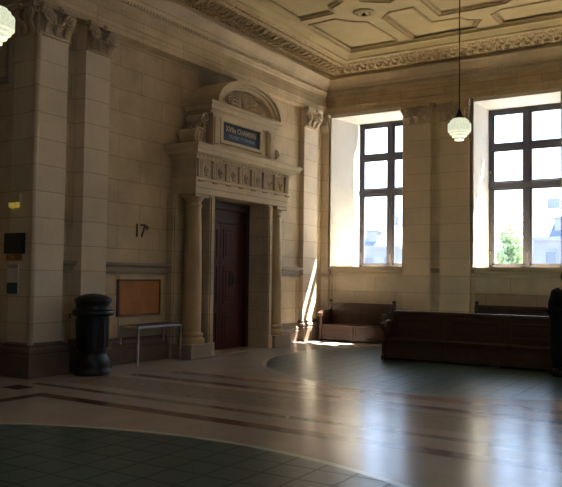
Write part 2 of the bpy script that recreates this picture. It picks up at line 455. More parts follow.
# ceiling with sunk, notched coffers
A_ = [(-8.10,13.60),(-7.30,13.55),(-7.08,13.85),(-6.80,14.05),(-6.72,15.45),(-6.80,15.72),(-8.10,15.72)]
B_ = [(-6.40,14.0),(-6.15,13.75),(-5.62,13.75),(-5.62,14.75),(-5.0,14.80),(-4.92,14.98),(-4.68,15.15),(-4.85,15.45),(-4.95,15.78),(-6.40,15.80)]
Cc = [(-4.38,14.95),(-4.12,14.75),(-2.6,14.75),(-2.6,15.80),(-4.15,15.80),(-4.38,15.58)]
D_ = [(-5.34,12.3),(-3.7,12.3),(-3.7,14.2),(-3.95,14.45),(-5.34,14.45)]
L_ = [(-8.08,10.7),(-6.72,10.7),(-6.72,12.75),(-7.05,12.95),(-7.15,13.22),(-8.08,13.26)]
T_ = [(-6.38,10.9),(-5.62,10.9),(-5.62,13.05),(-5.9,13.25),(-6.2,13.05),(-6.38,12.9)]
coff = [A_, B_, Cc, D_, L_, T_]
def off(P, dy): return [(x, y-dy) for x, y in P]
coff += [[(-8.1,8.3),(-6.72,8.3),(-6.72,10.4),(-8.1,10.4)], [(-5.34,8.6),(-3.7,8.6),(-3.7,11.9),(-5.34,11.9)], [(-3.3,12.3),(-.5,12.3),(-.5,14.4),(-3.3,14.4)], [(-2.2,14.75),(.8,14.75),(.8,15.8),(-2.2,15.8)]]
for ix in range(4):
    for iy in range(3):
        x0 = -11.0+ix*4.1; y0 = -4.6+iy*4.1
        if x0 < -9 and iy == 2: continue
        coff.append([(x0,y0),(x0+3.6,y0),(x0+3.6,y0+3.5),(x0,y0+3.5)])
coff.append([(-3.3,8.3),(1.0,8.3),(1.0,11.9),(-3.3,11.9)])
coff.append([(1.5,8.3),(4.0,8.3),(4.0,15.6),(1.5,15.6)])
cu = bpy.data.curves.new('ceiling', 'CURVE'); cu.dimensions = '2D'; cu.fill_mode = 'BOTH'; cu.extrude = .025
for P in [[(-13.3,YF-.1),(XE+.1,YF-.1),(XE+.1,YP+.1),(-13.3,YP+.1)]]+coff:
    sp = cu.splines.new('POLY'); sp.points.add(len(P)-1); sp.use_cyclic_u = True
    for i, (x, y) in enumerate(P): sp.points[i].co = (x, y, 0, 1)
tmp = bpy.data.objects.new('tmp', cu); C.objects.link(tmp); tmp.location = (0,0,ZC+.025)
dg = bpy.context.evaluated_depsgraph_get()
me = bpy.data.meshes.new_from_object(tmp.evaluated_get(dg)); bpy.data.objects.remove(tmp)
me.materials.clear(); me.materials.append(M['ceil'])
co = bpy.data.objects.new('ceiling', me); C.objects.link(co); co.location = (0,0,ZC+.025); co['kind'] = 'structure'
S('ceiling_panel', MB().box(-13.5, XE+.3, YF-.3, 18.5, ZC+.05, ZC+.35), 'ceil')
cm_ = MB()
for P in coff:
    area = sum(P[i][0]*P[(i+1)%len(P)][1]-P[(i+1)%len(P)][0]*P[i][1] for i in range(len(P)))
    Q = P if area < 0 else P[::-1]     # clockwise: inside on the right
    cm_.sweep(Q, [(-.03,7.10),(-.025,7.08),(.0,7.075),(.015,7.10),(.06,7.11),(.07,7.135),(.10,7.14),(.105,7.16)], closed=True)
S('trim_11', cm_, 'ceilmould')
# ceiling rosettes with a small dark boss
for i, (x, y) in enumerate([(-6.60,13.50), (-4.50,10.0), (-2.9,8.1)]):
    r = thing('ceiling_rosette', ['pale round plaster rosette with a dark boss between ceiling panels near the far corner',
        'pale plaster rosette over the middle of the hall', 'pale plaster rosette on the ceiling nearest the camera'][i], 'ceiling rosette', (x,y,ZC))
    b = MB().lathe(x, y, [(.005,7.075),(.10,7.07),(.20,7.06),(.23,7.08),(.24,7.11)])
    for k in range(8):
        a = k*PI/4; b.ball((x+.14*math.cos(a), y+.14*math.sin(a), 7.065), (.05,.05,.02), 6, 4)
    b.build('petals', 'ceil', r)
    MB().ball((x,y,7.045), (.045,.045,.035)).build('boss', 'rod', r)

# ------------------------------------------------------------------ windows
def window(i, x0, x1):
    fr = MB(); y0, y1 = WY, WY+.12
    z0, z1 = WZ0, WZ1
    fr.box(x0, x0+.09, y0, y1, z0, z1); fr.box(x1-.09, x1, y0, y1, z0, z1)
    fr.box(x0, x1, y0, y1, z1-.10, z1); fr.box(x0, x1, y0, y1, z0, z0+.07)
    xm = (x0+x1)/2
    fr.box(xm-.055, xm+.055, y0-.02, y1, z0, z1)
    T1, T2 = 3.94, 4.90
    fr.box(x0, x1, y0-.025, y1, T1-.07, T1+.07); fr.box(x0, x1, y0-.01, y1, T2-.06, T2+.06)
    W = fr.build('window_%d' % i, 'bronze', kind='structure', bevel=.006)
    for (xa, xb) in ((x0+.09, xm-.055), (xm+.055, x1-.09)):
        for (za, zb) in ((z0+.07, T1-.07), (T1+.07, T2-.06), (T2+.06, z1-.10)):
            s = MB(); t = .055
            s.box(xa, xa+t, y0+.01, y0+.08, za, zb); s.box(xb-t, xb, y0+.01, y0+.08, za, zb)
            s.box(xa, xb, y0+.01, y0+.08, za, za+t*.8); s.box(xa, xb, y0+.01, y0+.08, zb-t*.8, zb)
            q = s.build('sash', 'bronze', W, bevel=.004)
            MB().box(xa+t, xb-t, y0+.04, y0+.048, za+t*.8, zb-t*.8).build('pane', 'glass', q)
    h = MB().tube([(xm+.02,y0-.045,z0+.15),(xm+.02,y0-.045,z0+.62)], .010).box(xm-.01, xm+.05, y0-.06, y0-.02, z0+.36, z0+.42)
    h.tube([(xm+.02,y0-.07,z0+.39),(xm+.02,y0-.10,z0+.33)], .012)
    h.build('handle', 'bronze', W)
    h = MB()
    for z in (4.33, 2.3): h.tube([(x0+.06,y0-.03,z-.07),(x0+.06,y0-.03,z+.07)], .02)
    h.build('hinge', 'bronze', W)
for i, wv in enumerate(WIN): window(i+1, wv[2], wv[3])

# ------------------------------------------------------------------ pilasters
def carve_capital(mb, fn, u0, u1, z0, z1, n0=.0):
    """fn(u, n, z) -> world; n = distance out from the shaft's face"""
    w_ = u1-u0; H = z1-z0; um = (u0+u1)/2
    f0 = fn; fn = lambda u, n, z: f0(u, n*1.5 if n > 0 else n, z)
    def bx(a, b, n1, n2, za, zb):
        mb.add([fn(a,n1,za),fn(b,n1,za),fn(b,n2,za),fn(a,n2,za),fn(a,n1,zb),fn(b,n1,zb),fn(b,n2,zb),fn(a,n2,zb)],
               [(0,3,2,1),(4,5,6,7),(0,1,5,4),(1,2,6,5),(2,3,7,6),(3,0,4,7)])
    bx(u0-.05, u1+.05, .0, .10, z1-.07, z1)           # abacus
    bx(u0-.02, u1+.02, .0, .03, z0, z0+.04)           # astragal
    bx(u0, u1, .0, .02, z0+.04, z1-.07)               # bell
    for s in (0, 1):                                    # corner volutes
        uc = u0+.07 if s == 0 else u1-.07; sg = -1 if s == 0 else 1
        pts = []; rad = []
        for k in range(22):
            a = k/21*2.2*2*PI; r = .125*(1-k/24)
            pts.append(fn(uc+sg*(r*math.cos(a))*.9, .07+.03*k/21, z1-.17+r*math.sin(a))); rad.append(.034*(1-.4*k/21))
        mb.tube(pts, rad, 6)
        mb.ball(fn(uc, .09, z1-.17), .03, 8, 5)
        mb.tube([fn(um+sg*.03,.03,z0+.10), fn(um+sg*.06,.07,z0+.22), fn(um+sg*w_*.2,.09,z1-.14), fn(uc-sg*.03,.08,z1-.09)], [.03,.026,.024,.02], 6)
    for row, (zz, hh, cnt) in enumerate(((z0+.04, .17, 3), (z0+.16, .17, 2))):   # leaves
        for k in range(cnt):
            u = u0+w_*(k+.5)/cnt
            for dd in (-1, 0, 1):
                mb.tube([fn(u+dd*.012,.02,zz), fn(u+dd*.03,.05,zz+hh*.5), fn(u+dd*.045,.085,zz+hh*.85), fn(u+dd*.05,.12,zz+hh*.82)], [.022,.030,.026,.012], 5)
    for k in range(6):
        a = k*PI/3; mb.ball(fn(um+.035*math.cos(a), .11, z1-.05+.035*math.sin(a)), .022, 6, 4)
FX = lambda x: (lambda u, n, z: (x+n, u, z))     # face looking +X, u along Y
FYm = lambda y: (lambda u, n, z: (u, y-n, z))    # face looking -Y, u along X
def pil_base(mb, rc, h=.34):
    """plinth and mouldings around a rectangle"""
    mb.sweep(rc, [(0,.001)]+[(a, z) for a, z in [(.10,.001),(.10,h),(.075,h+.02),(.09,h+.05),(.085,h+.10),(.04,h+.13),(.045,h+.17),(.0,h+.20)]])
CZ0, CZ1 = 5.44, 5.93
def pilaster(label, x0, x1, y0, y1, caps, mt='pale', bead=None, extra=None):
    p = thing('pilaster', label, 'pilaster', ((x0+x1)/2, (y0+y1)/2, 0), 'stone pilasters around the hall')
    s = MB().box(x0, x1, y0, y1, 0.02, CZ1-.02)
    if bead:
        s.tube([(bead[0],bead[1],.5),(bead[0],bead[1],CZ0)], .045, 10)
    s.build('shaft', 'pilaster', p)
    b = MB()
    if bead: rc = [(x0,PY),(x0,y0),(x1,y0),(x1,y1),(XR,y1)]
    elif caps[0][0](0,0,0)[1] == YP: rc = [(x0,YR),(x0,y0),(x1,y0),(x1,YR)]
    else: rc = [(x0,y0),(x1,y0),(x1,y1),(x0,y1)]
    pil_base(b, rc); b.build('base', 'plinth', p)
    c = MB()
    for fn, a, bb in caps: carve_capital(c, fn, a, bb, CZ0, CZ1)
    c.build('capital', 'carved', p)
    return p
pilaster('stone corner pilaster of the near pier, left of the black litter bin', -10.02, XP, PY-.012, 8.25,
         [(FX(XP), PY+.0, 8.25), (FYm(PY-.012), -9.98, XP)], 'wall', bead=(XP, PY-.012))
pilaster('stone pilaster on the left wall, directly behind the black litter bin', XR, XP, 8.64, 9.20, [(FX(XP), 8.64, 9.20)], 'wall')
pilaster('sunlit stone pilaster on the left wall, in the room corner beyond the doorway', XQ, XP, 15.96, 16.64, [(FX(XP), 15.96, 16.64)], 'pale')
pilaster('narrow stone pilaster in the room corner, touching the left window', XQ, -9.36, YP, YR, [(FYm(YP), -9.60, -9.36)], 'wall')
pilaster('stone pilaster between the windows, immediately right of the left window', -7.23, -6.53, YP, YR, [(FYm(YP), -7.21, -6.53)], 'pale')
pilaster('stone pilaster between the windows, immediately left of the right window and behind the lit lamp', -6.28, -5.54, YP, YR, [(FYm(YP), -6.28, -5.56)], 'pale')

# recessed panel moulding high on the pier (structure)
S('trim_12', MB().box(-12.6,-10.12,PY-.05,PY+.0,4.74,4.80).box(-10.18,-10.12,PY-.05,PY,4.801,5.85).box(-12.5,-10.21,PY-.025,PY,4.83,4.86).box(-10.24,-10.21,PY-.025,PY,4.861,5.8), 'ledge')

# ------------------------------------------------------------------ the portal
YC = 12.88
P = thing('stone_doorway', 'carved stone doorway with columns, frieze and arched pediment on the left wall', 'doorway', (-9.4, YC, 0))
def sy(d): return (YC-d, YC+d)
for s in (-1, 1):
    a, b = sorted((YC+s*1.00, YC+s*1.16))
    j = MB().box(-10.35, -9.14, a, b, 0, 3.24)
    j.box(-9.14, -9.115, *sorted((YC+s*1.03, YC+s*1.13)), .3, 3.2)
    j.box(-9.60, -9.10, *sorted((YC+s*.99, YC+s*1.18)), 0, .28)
    j.build('door_jamb', 'wall', P)
    a, b = sorted((YC+s*1.16, YC+s*1.83))
    MB().box(XR, -9.53, a, b, 0, 3.24).box(-9.53, -9.50, *sorted((YC+s*1.72, YC+s*1.80)), 0, 3.24).build('column_backing', 'wall', P)
    yc = YC+s*1.485
    pd = MB().box(-9.62, -9.03, yc-.325, yc+.325, 0, .24).box(-9.63, -9.02, yc-.335, yc+.335, .24, .28)
    pd.build('pedestal', 'ledge', P, bevel=.01)
    col = MB().lathe(-9.30, yc, [(.26,.28),(.26,.33),(.265,.36),(.25,.39),(.215,.41),(.215,.43),(.235,.45),(.23,.48),(.195,.50),(.19,.54),
        (.188,1.2),(.182,1.9),(.168,2.6),(.155,2.98),(.175,3.0),(.175,3.03),(.155,3.04),(.155,3.10),(.20,3.15),(.205,3.18)], 32)
    col.box(-9.52, -9.08, yc-.22, yc+.22, 3.175, 3.245)
    col.build('column', 'column', P)
Y0, Y1 = YC-1.72, YC+1.68
e = MB().box(XR, -9.06, Y0, Y1, 3.24, 3.36).box(XR, -9.04, Y0-.02, Y1+.02, 3.36, 3.50).box(XR, -9.01, Y0-.05, Y1+.05, 3.50, 3.55)
e.build('architrave', 'mould', P, bevel=.006)
e = MB().box(XR, -9.06, Y0, Y1, 3.55, 3.93)
n = 7
for k in range(n+1):     # triglyphs
    yk = Y0+.10+(Y1-Y0-.2)*k/n
    for d in (-.055, 0, .055): e.box(-9.06, -9.015, yk+d-.019, yk+d+.019, 3.57, 3.90)
    e.box(-9.06, -9.00, yk-.085, yk+.085, 3.88, 3.92)
    for d in (-.06,-.02,.02,.06): e.box(-9.03,-8.995, yk+d-.012, yk+d+.012, 3.47, 3.50)
for k in range(n):       # round medallions
    yk = Y0+.10+(Y1-Y0-.2)*(k+.5)/n
    mx = Matrix.Rotation(PI/2, 3, 'Y')
    e.ball((-9.055, yk, 3.73), (.09,.09,.035), 14, 6, mx); e.ball((-9.025, yk, 3.73), (.045,.045,.03), 10, 6, mx)
    e.ball((-9.05, yk, 3.62), (.03,.05,.02), 8, 4)
e.build('frieze', 'carved', P)
rc = [(XR,Y0),(XR+.001,Y0),(-9.06,Y0),(-9.06,Y1),(XR,Y1)]
c = MB().sweep(rc, [(0,3.93),(.04,3.93),(.05,3.97),(.08,3.99),(.19,4.01),(.20,4.02),(.20,4.08),(.225,4.10),(.25,4.15),(.26,4.16),(.26,4.19),(.10,4.23),(-.2,4.26)])
c.box(XR, -8.86, Y0-.1, Y1+.1, 4.15, 4.20)
for k in range(26):
    yk = Y0+(Y1-Y0)*(k+.5)/26; c.box(-9.03, -8.99, yk-.035, yk+.035, 3.945, 3.985)
c.build('cornice', 'mould', P)
# attic with framed sign panel
A0, A1 = YC-1.22, YC+1.06
a = MB().box(XR, -9.12, A0, A1, 4.2, 4.98)
for s in (0, 1):
    y0 = A0 if s == 0 else A1-.24
    a.box(-9.12, -9.05, y0, y0+.24, 4.2, 4.9); a.box(-9.05, -9.02, y0+.04, y0+.20, 4.3, 4.84)
    a.box(-9.05, -8.99, y0-.02, y0+.26, 4.2, 4.27)
a.box(-9.12, -9.07, A0, A1, 4.2, 4.32); a.box(-9.12, -9.07, A0, A1, 4.88, 4.98)
SY0, SY1, SZ0, SZ1 = 12.02, 13.37, 4.42, 4.81
for (y0, y1, z0, z1) in ((SY0-.09,SY1+.09,SZ1,SZ1+.07),(SY0-.09,SY1+.09,SZ0-.07,SZ0),(SY0-.09,SY0,SZ0,SZ1),(SY1,SY1+.09,SZ0,SZ1)):
    a.box(-9.12, -9.05, y0, y1, z0, z1)
# side return panel carving toward the camera
a.box(-9.62, -9.22, A0-.02, A0, 4.32, 4.86)
a.build('attic', 'mould', P, bevel=.004)
c = MB().sweep([(XR,A0),(-9.12,A0),(-9.12,A1),(XR,A1)], [(0,4.92),(.04,4.92),(.06,4.96),(.13,4.99),(.14,5.06),(.19,5.09),(.19,5.14),(-.1,5.16)])
c.build('attic_cornice', 'mould', P)
# arched pediment
fnP = lambda u, w2, d: (d, YC+u, w2)
hw, rise, zb = 1.21, .66, 5.12
def arc(h, r, n=24): return [(h*math.cos(PI-PI*k/n), zb+r*math.sin(PI*k/n)) for k in range(n+1)]
ped = MB()
def arch(o_h, o_r, i_h, i_r, d0, d1):
    o_, i_ = arc(o_h, o_r), arc(i_h, i_r)
    for k in range(24):
        ped.prism([o_[k], o_[k+1], i_[k+1], i_[k]], fnP, d0, d1)
arch(hw, rise, hw-.07, rise-.06, XR, -8.93); arch(hw-.07, rise-.06, hw-.13, rise-.11, XR, -8.98); arch(hw-.13, rise-.11, hw-.22, rise-.19, XR, -9.04)
ped.prism(arc(hw-.18, rise-.16), fnP, XR, -9.20)
ped.build('arched_pediment', 'mould', P)
tp = MB(); random.seed(3)
for s in (-1, 1):      # foliage flanking a mask in the tympanum
    for k in range(7):
        an = .25+.33*k; L = .52-.035*k
        pts = [(-9.17+.05*math.sin(f*PI), YC+s*(.10+L*f*math.cos(an*.5)), zb+.12+.05*k*.9+L*f*math.sin(an)*.35) for f in (0,.25,.5,.75,1)]
        tp.tube(pts, [.02,.035,.038,.028,.01], 6)
    pts = []
    for k in range(18):
        t_ = k/17*3.6*PI; r = .13*(1-k/20); pts.append((-9.12, YC+s*(.55+r*math.cos(t_)), zb+.17+r*math.sin(t_)))
    tp.tube(pts, .022, 6)
tp.ball((-9.14, YC, zb+.26), (.09,.12,.16), 12, 8); tp.ball((-9.06, YC, zb+.24), (.04,.025,.05), 6, 4)
for k in range(9):
    an = PI*k/8; tp.ball((-9.12, YC+.15*math.cos(an), zb+.28+.16*math.sin(an)), .045, 6, 4)
tp.build('tympanum_carving', 'carved', P)
# scroll consoles flanking the attic
def volute(mb, yc, zc, r0, turns, s, x0, x1, th=.04):
    for x in (x0, x1):
        pts = []; rad = []
        for k in range(40):
            a2 = k/39*turns*2*PI; r = r0*(1-k/46); pts.append((x, yc+s*r*math.cos(a2), zc+r*math.sin(a2))); rad.append(th*(1-.5*k/39))
        mb.tube(pts, rad, 7)
    mb.prism([(yc+r0*.95*math.cos(2*PI*k/20), zc+r0*.95*math.sin(2*PI*k/20)) for k in range(20)], lambda u, w2, d: (d, u, w2), x0+.02, x1-.02, True)
for s, ye in ((-1, A0), (1, A1)):
    v = MB()
    volute(v, ye+s*.24, 4.42, .17, 1.9, s, -9.62, -9.18, .03)
    volute(v, ye+s*.10, 4.80, .10, 1.5, s, -9.62, -9.18, .03)
    pr_ = [(ye,4.25),(ye+s*.28,4.26),(ye+s*.34,4.40),(ye+s*.20,4.56),(ye+s*.09,4.64),(ye+s*.07,4.88),(ye,4.92)]
    v.prism(pr_, lambda u, w2, d: (d, u, w2), -9.62, -9.22)
    for k in range(5):
        f = k/4; yy = ye+s*(.36-.24*f); zz = 4.42+.36*f
        for x in (-9.56,-9.44,-9.32): v.ball((x, yy-s*.05, zz), (.05,.04,.07), 8, 5)
    v.build('scroll_console', 'carved', P)

# sign on the attic
sg = thing('court_sign', 'dark sign with two lines of lettering above the doorway', 'sign', (-9.1, (SY0+SY1)/2, SZ0))
MB().box(-9.119, -9.085, SY0+.005, SY1-.005, SZ0+.003, SZ1-.003).build('panel', 'sign', sg)
def text(body, size, x, y, z, m, parent, name, wid=None, ext=.004):
    cu = bpy.data.curves.new(name, 'FONT'); cu.body = body; cu.size = size; cu.align_x = 'CENTER'; cu.extrude = ext; cu.offset = .002
    o = bpy.data.objects.new(name, cu); C.objects.link(o)
    bpy.context.view_layer.update()
    me = bpy.data.meshes.new_from_object(o.evaluated_get(bpy.context.evaluated_depsgraph_get())); bpy.data.objects.remove(o)
    if wid:
        xs = [v.co.x for v in me.vertices]; k = wid/(max(xs)-min(xs))
        for v in me.vertices: v.co.x *= k
    me.transform(Matrix.Rotation(PI/2, 4, 'Z') @ Matrix.Rotation(PI/2, 4, 'X'))
    me.materials.clear(); me.materials.append(M[m])
    o = bpy.data.objects.new(name, me); C.objects.link(o)
    if parent: o.parent = parent; o.location = Vector((x,y,z))-parent.location
    else: o.location = (x,y,z)
    return o
text('XVIIe CHAMBRE', .16, -9.081, 12.69, 4.63, 'letters', sg, 'upper_lettering', 1.12)
text('CORRECTIONNELLE', .085, -9.081, 12.72, 4.51, 'letters2', sg, 'lower_lettering', .95)

# door leaves
D = MB()
D.box(-9.80, -9.66, 11.88, 12.0, 0, 3.24).box(-9.80, -9.66, 13.76, 13.88, 0, 3.24).box(-9.80, -9.66, 11.88, 13.88, 3.08, 3.24)
D.box(-9.80, -9.70, 11.88, 13.88, 2.78, 2.86)
D.box(-9.80, -9.74, 11.9, 13.9, 2.86, 3.08)
DR = D.build('door_1', 'doorframe', kind='structure', bevel=.006)
for (y0, y1, hs) in ((12.0, 12.875, 1), (12.885, 13.76, -1)):
    lf = MB().box(-9.80, -9.745, y0, y1, .015, 2.78)
    for (z0, z1) in ((.12,.85),(1.0,1.85),(2.0,2.66)):
        for (a, b, c, d) in ((y0+.1,y1-.1,z0,z0+.03),(y0+.1,y1-.1,z1-.03,z1),(y0+.1,y0+.13,z0,z1),(y1-.13,y1-.1,z0,z1)):
            lf.box(-9.745, -9.725, a, b, c, d)
        lf.box(-9.745, -9.73, y0+.2, y1-.2, z0+.09, z1-.09)
    lo = lf.build('door_leaf', 'door', DR, bevel=.004)
    if hs == -1:
        h = MB().box(-9.745, -9.715, 13.20, 13.34, 1.38, 1.72).tube([(-9.715,13.27,1.6),(-9.66,13.27,1.6),(-9.66,13.27,1.46),(-9.715,13.27,1.46)], .014)
        h.build('door_handle', 'black', lo)
S('trim_13', MB().box(-10.36, -9.1, 11.88, 13.88, 0.0, .012), 'ledge')
# corridor behind the door is closed off by the wall's thickness
S('wall_behind_door', MB().box(-10.35, -9.81, 11.885, 13.875, 0.013, 3.235), 'wall')

# ------------------------------------------------------------------ wall number, board, notices
nm = text('17', .36, XR+.012, 10.27, 2.34, 'number', None, 'room_number', .26, .006)
e_ = text('e', .17, XR+.012, 10.68, 2.50, 'number', nm, 'superscript_letter', None, .006)
e_.location = (0, .19, .15)
nm['label'] = 'dark number 17 with raised e on the stone wall above the notice board'; nm['category'] = 'room number'
nb = thing('notice_board', 'orange-brown cork notice board in a thin dark frame behind the metal table', 'notice board', (XR, 10.28, .86))
MB().box(XR, XR+.02, 9.73, 10.83, .88, 1.52).build('cork_panel', 'cork', nb)
f = MB()
for (a, b, c, d) in ((9.70,10.86,.86,.895),(9.70,10.86,1.505,1.54),(9.70,9.735,.895,1.505),(10.825,10.86,.895,1.505)): f.box(XR, XR+.035, a, b, c, d)
f.build('frame', 'boardframe', nb, bevel=.003)
yf = PY-.0125
el = thing('emergency_light', 'small cream emergency light with a yellow glow, above the dark square plaque', 'emergency light', (-10.0, yf, 2.72))
MB().box(-10.08, -9.74, yf-.06, yf, 2.76, 2.90).build('housing', 'cream', el, bevel=.008)
MB().box(-9.99, -9.80, yf-.06, yf, 2.68, 2.76).ball((-9.90, yf-.05, 2.70), (.05,.03,.04)).build('lens', 'bulb', el)
pq = MB().box(-10.09, -9.64, yf-.035, yf, 1.95, 2.26)
for (a,b,c,d) in ((-10.10,-9.63,1.94,1.965),(-10.10,-9.63,2.245,2.27),(-10.10,-10.075,1.965,2.245),(-9.655,-9.63,1.965,2.245)): pq.box(a,b,yf-.045,yf,c,d)
pq.build('wall_plaque', 'plaque', label='dark square plaque on the near pier, above the brass call point', cat='plaque', origin=(-9.97,yf,1.95))
MB().box(-10.04, -9.70, yf-.045, yf, 1.83, 1.93).lathe(-9.87, yf-.055, [(.0,1.85),(.025,1.855),(.025,1.90),(.0,1.905)], 10).build('call_point', 'brass', label='small brass fitting between the dark plaque and the white notice', cat='wall fitting', origin=(-9.97,yf,1.83), bevel=.006)
no = thing('wall_notice', 'narrow white notice with a dark green lower block on the near pier', 'notice', (-9.97, yf, 1.30))
MB().box(-10.05, -9.77, yf-.012, yf, 1.29, 1.78).build('sheet', 'paper', no)
MB().box(-10.04, -9.78, yf-.016, yf-.011, 1.30, 1.48).build('green_block', 'green', no, label='dark green block at the foot of the sheet')
MB().box(-10.04, -9.78, yf-.016, yf-.011, 1.71, 1.77).build('grey_header', 'graypr', no, label='grey strip at the head of the sheet')

# ------------------------------------------------------------------ litter bin
bx_, by_ = -9.02, 8.52
bn = thing('litter_bin', 'black cast-metal litter bin with domed lid at the foot of the left wall', 'litter bin', (bx_, by_, 0))
prof = [(.285,0),(.30,.02),(.30,.07),(.275,.10),(.28,.14),(.285,.2),(.262,.27),(.235,.32),(.225,.36),(.235,.38),(.24,.42),(.255,.75),(.265,.92),(.27,.95)]
body = MB().lathe(bx_, by_, prof, 32)
for k in range(16):
    a = 2*PI*k/16; ca, sa = math.cos(a), math.sin(a)
    body.tube([(bx_+.242*ca, by_+.242*sa, .44), (bx_+.262*ca, by_+.262*sa, .90)], .012, 6)
body.build('body', 'black', bn)
MB().lathe(bx_, by_, [(.27,.95),(.325,.96),(.335,.98),(.335,1.03),(.32,1.05),(.28,1.06)], 32).build('collar', 'black', bn)
hd = MB().lathe(bx_, by_, [(.28,1.06),(.275,1.10),(.275,1.16),(.30,1.18),(.305,1.22),(.28,1.24),(.22,1.275),(.12,1.305),(.0,1.315)], 32)
hd.build('lid', 'black', bn)
for s in (-1, 1):
    MB().tube([(bx_+s*.235, by_-.22, .98),(bx_+s*.25, by_-.27, .97),(bx_+s*.25, by_-.27, .93),(bx_+s*.235, by_-.24, .92)], .013).build('lifting_ring', 'black', bn)

# ------------------------------------------------------------------ metal table
tx0, tx1, ty0, ty1, th = -9.64, -9.18, 9.76, 10.95, .70
tb = thing('side_table', 'low metal-legged table with a dark top standing against the left wall', 'table', ((tx0+tx1)/2, (ty0+ty1)/2, 0))
MB().box(tx0+.01, tx1-.01, ty0+.01, ty1-.01, th-.012, th+.008).build('table_top', 'tabletop', tb)
fr = MB()
for (a,b,c,d) in ((tx0,tx1,ty0,ty0+.025),(tx0,tx1,ty1-.025,ty1),(tx0,tx0+.025,ty0,ty1),(tx1-.025,tx1,ty0,ty1)): fr.box(a,b,c,d,th-.04,th-.001)
fr.build('apron', 'steel', tb, bevel=.003)
for x in (tx0, tx1-.026):
    for y in (ty0, ty1-.026):
        MB().box(x-.004, x+.030, y-.004, y+.030, 0, th-.04).build('leg', 'steel', tb, bevel=.003)

# ------------------------------------------------------------------ benches
def bench(label, x0, x1, yfr, yb, npan, group, double=True, slats=False, hs=1.0):
    """front of seat at yfr, back panel at yb"""
    b = thing('bench', label, 'bench', ((x0+x1)/2, (yfr+yb)/2, 0), group)
    H = .96*hs; hseat = .42; pw = (x1-x0)/npan
    k = MB().box(x0+.03, x1-.03, yb, yb+.05, .05, H-.06)
    for i in range(npan):
        xa, xb = x0+.03+i*(pw-.06/npan), x0+.03+(i+1)*(pw-.06/npan)
        if slats:
            for z in (.50,.63,.76): k.box(xa+.02, xb-.02, yb-.018, yb, z, z+.10)
            continue
        for (a,bb,c,d) in ((xa+.111,xb-.111,.80,H-.061),(xa+.111,xb-.111,.43,.52),(xa+.001,xa+.11,.425,H-.062),(xb-.11,xb-.001,.425,H-.062)): k.box(a, bb, yb-.025, yb, c, d)
        for (a,bb,c,d) in ((xa+.11,xb-.11,.775,.80),(xa+.11,xb-.11,.52,.545),(xa+.11,xa+.135,.52,.80),(xb-.135,xb-.11,.52,.80)): k.box(a, bb, yb-.035, yb, c, d)
        k.box(xa+.18, xb-.18, yb-.018, yb, .58, .74)
    k.build('back_panel', 'bench', b, bevel=.004)
    MB().box(x0-.01, x1+.01, yb-.05, yb+.10, H-.06, H-.03).box(x0+.0, x1-.0, yb-.035, yb+.085, H-.03, H).build('top_rail', 'bench', b, bevel=.008)
    MB().box(x0+.02, x1-.02, yfr-.03, yb, hseat-.035, hseat).build('seat', 'bench', b, bevel=.01)
    k = MB().box(x0+.03, x1-.03, yfr+.03, yfr+.055, .04, hseat-.035)
    for i in range(npan):
        xa, xb = x0+.03+i*pw, x0+.03+(i+1)*pw
        for (a,bb,c,d) in ((xa+.071,xb-.041,.32,.383),(xa+.071,xb-.041,.04,.12),(xa,xa+.07,.04,.384),(xb-.04,xb-.001,.04,.384)): k.box(a, bb, yfr+.01, yfr+.03, c, d)
    k.build('seat_front', 'bench', b, bevel=.004)
    for i in range(1, npan):
        if i == 2 or npan < 3:
            MB().box(x0+i*pw-.03, x0+i*pw+.03, yfr-.01, yfr+.05, 0, hseat-.035).build('leg', 'bench', b, bevel=.005)
    for s, xe in ((-1, x0), (1, x1)):
        en = MB()
        pr_ = [(yfr-.06,0),(yb+.07,0),(yb+.07,H-.02),(yb-.03,H-.02),(yb-.05,.80),(yb-.14,.72),(yfr+.02,.70),(yfr-.04,.66),(yfr+.02,.58),(yfr+.03,.42),(yfr-.01,.36),(yfr-.02,.12),(yfr-.06,.08)]
        en.prism(pr_, lambda u, w2, d: (d, u, w2), xe-.035, xe+.035)
        eo = en.build('bench_end', 'bench', b, bevel=.006)
        v = MB()
        v.prism([(yfr+.005+.065*math.cos(2*PI*q/18), .665+.065*math.sin(2*PI*q/18)) for q in range(18)], lambda u, w2, d: (d, u, w2), xe-.06, xe+.06, True)
        v.tube([(xe, yfr+.02, .725),(xe, yb-.1, .735)], .045, 8)
        v.build('armrest', 'bench', eo)
        q = MB().lathe(xe, yb+.02, [(.045,H-.04),(.05,H-.01),(.03,H+.01),(.05,H+.035),(.05,H+.06),(.02,H+.085),(0,H+.09)], 14)
        q.build('finial', 'bench', eo)
    if double:     # the seat on the far side
        y2 = yb+.05+.5
        MB().box(x0+.02, x1-.02, yb+.05, y2+.03, hseat-.035, hseat).build('seat', 'bench', b, bevel=.01)
        MB().box(x0+.03, x1-.03, y2-.055, y2-.03, 0.04, hseat-.035).build('seat_front', 'bench', b)
        for xe in (x0, x1):
            MB().prism([(yb+.07,0),(y2+.05,0),(y2+.01,.4),(y2+.03,.66),(yb+.12,.72),(yb+.07,.8)], lambda u, w2, d: (d, u, w2), xe-.035, xe+.035).build('bench_end', 'bench', b, bevel=.006)
    return b
bench('long dark panelled wooden bench standing free on the green tiles before the windows', -6.13, -1.55, 13.55, 13.98, 4, 'dark wooden benches')
bench('dark wooden bench against the wall beneath the left window', -9.20, -7.42, 16.45, 16.98, 2, 'dark wooden benches', double=False, slats=True)
bench('dark wooden bench beneath the right window, mostly hidden behind the free-standing bench', -5.33, -3.48, 16.45, 16.98, 2, 'dark wooden benches', double=False, slats=True, hs=1.06)

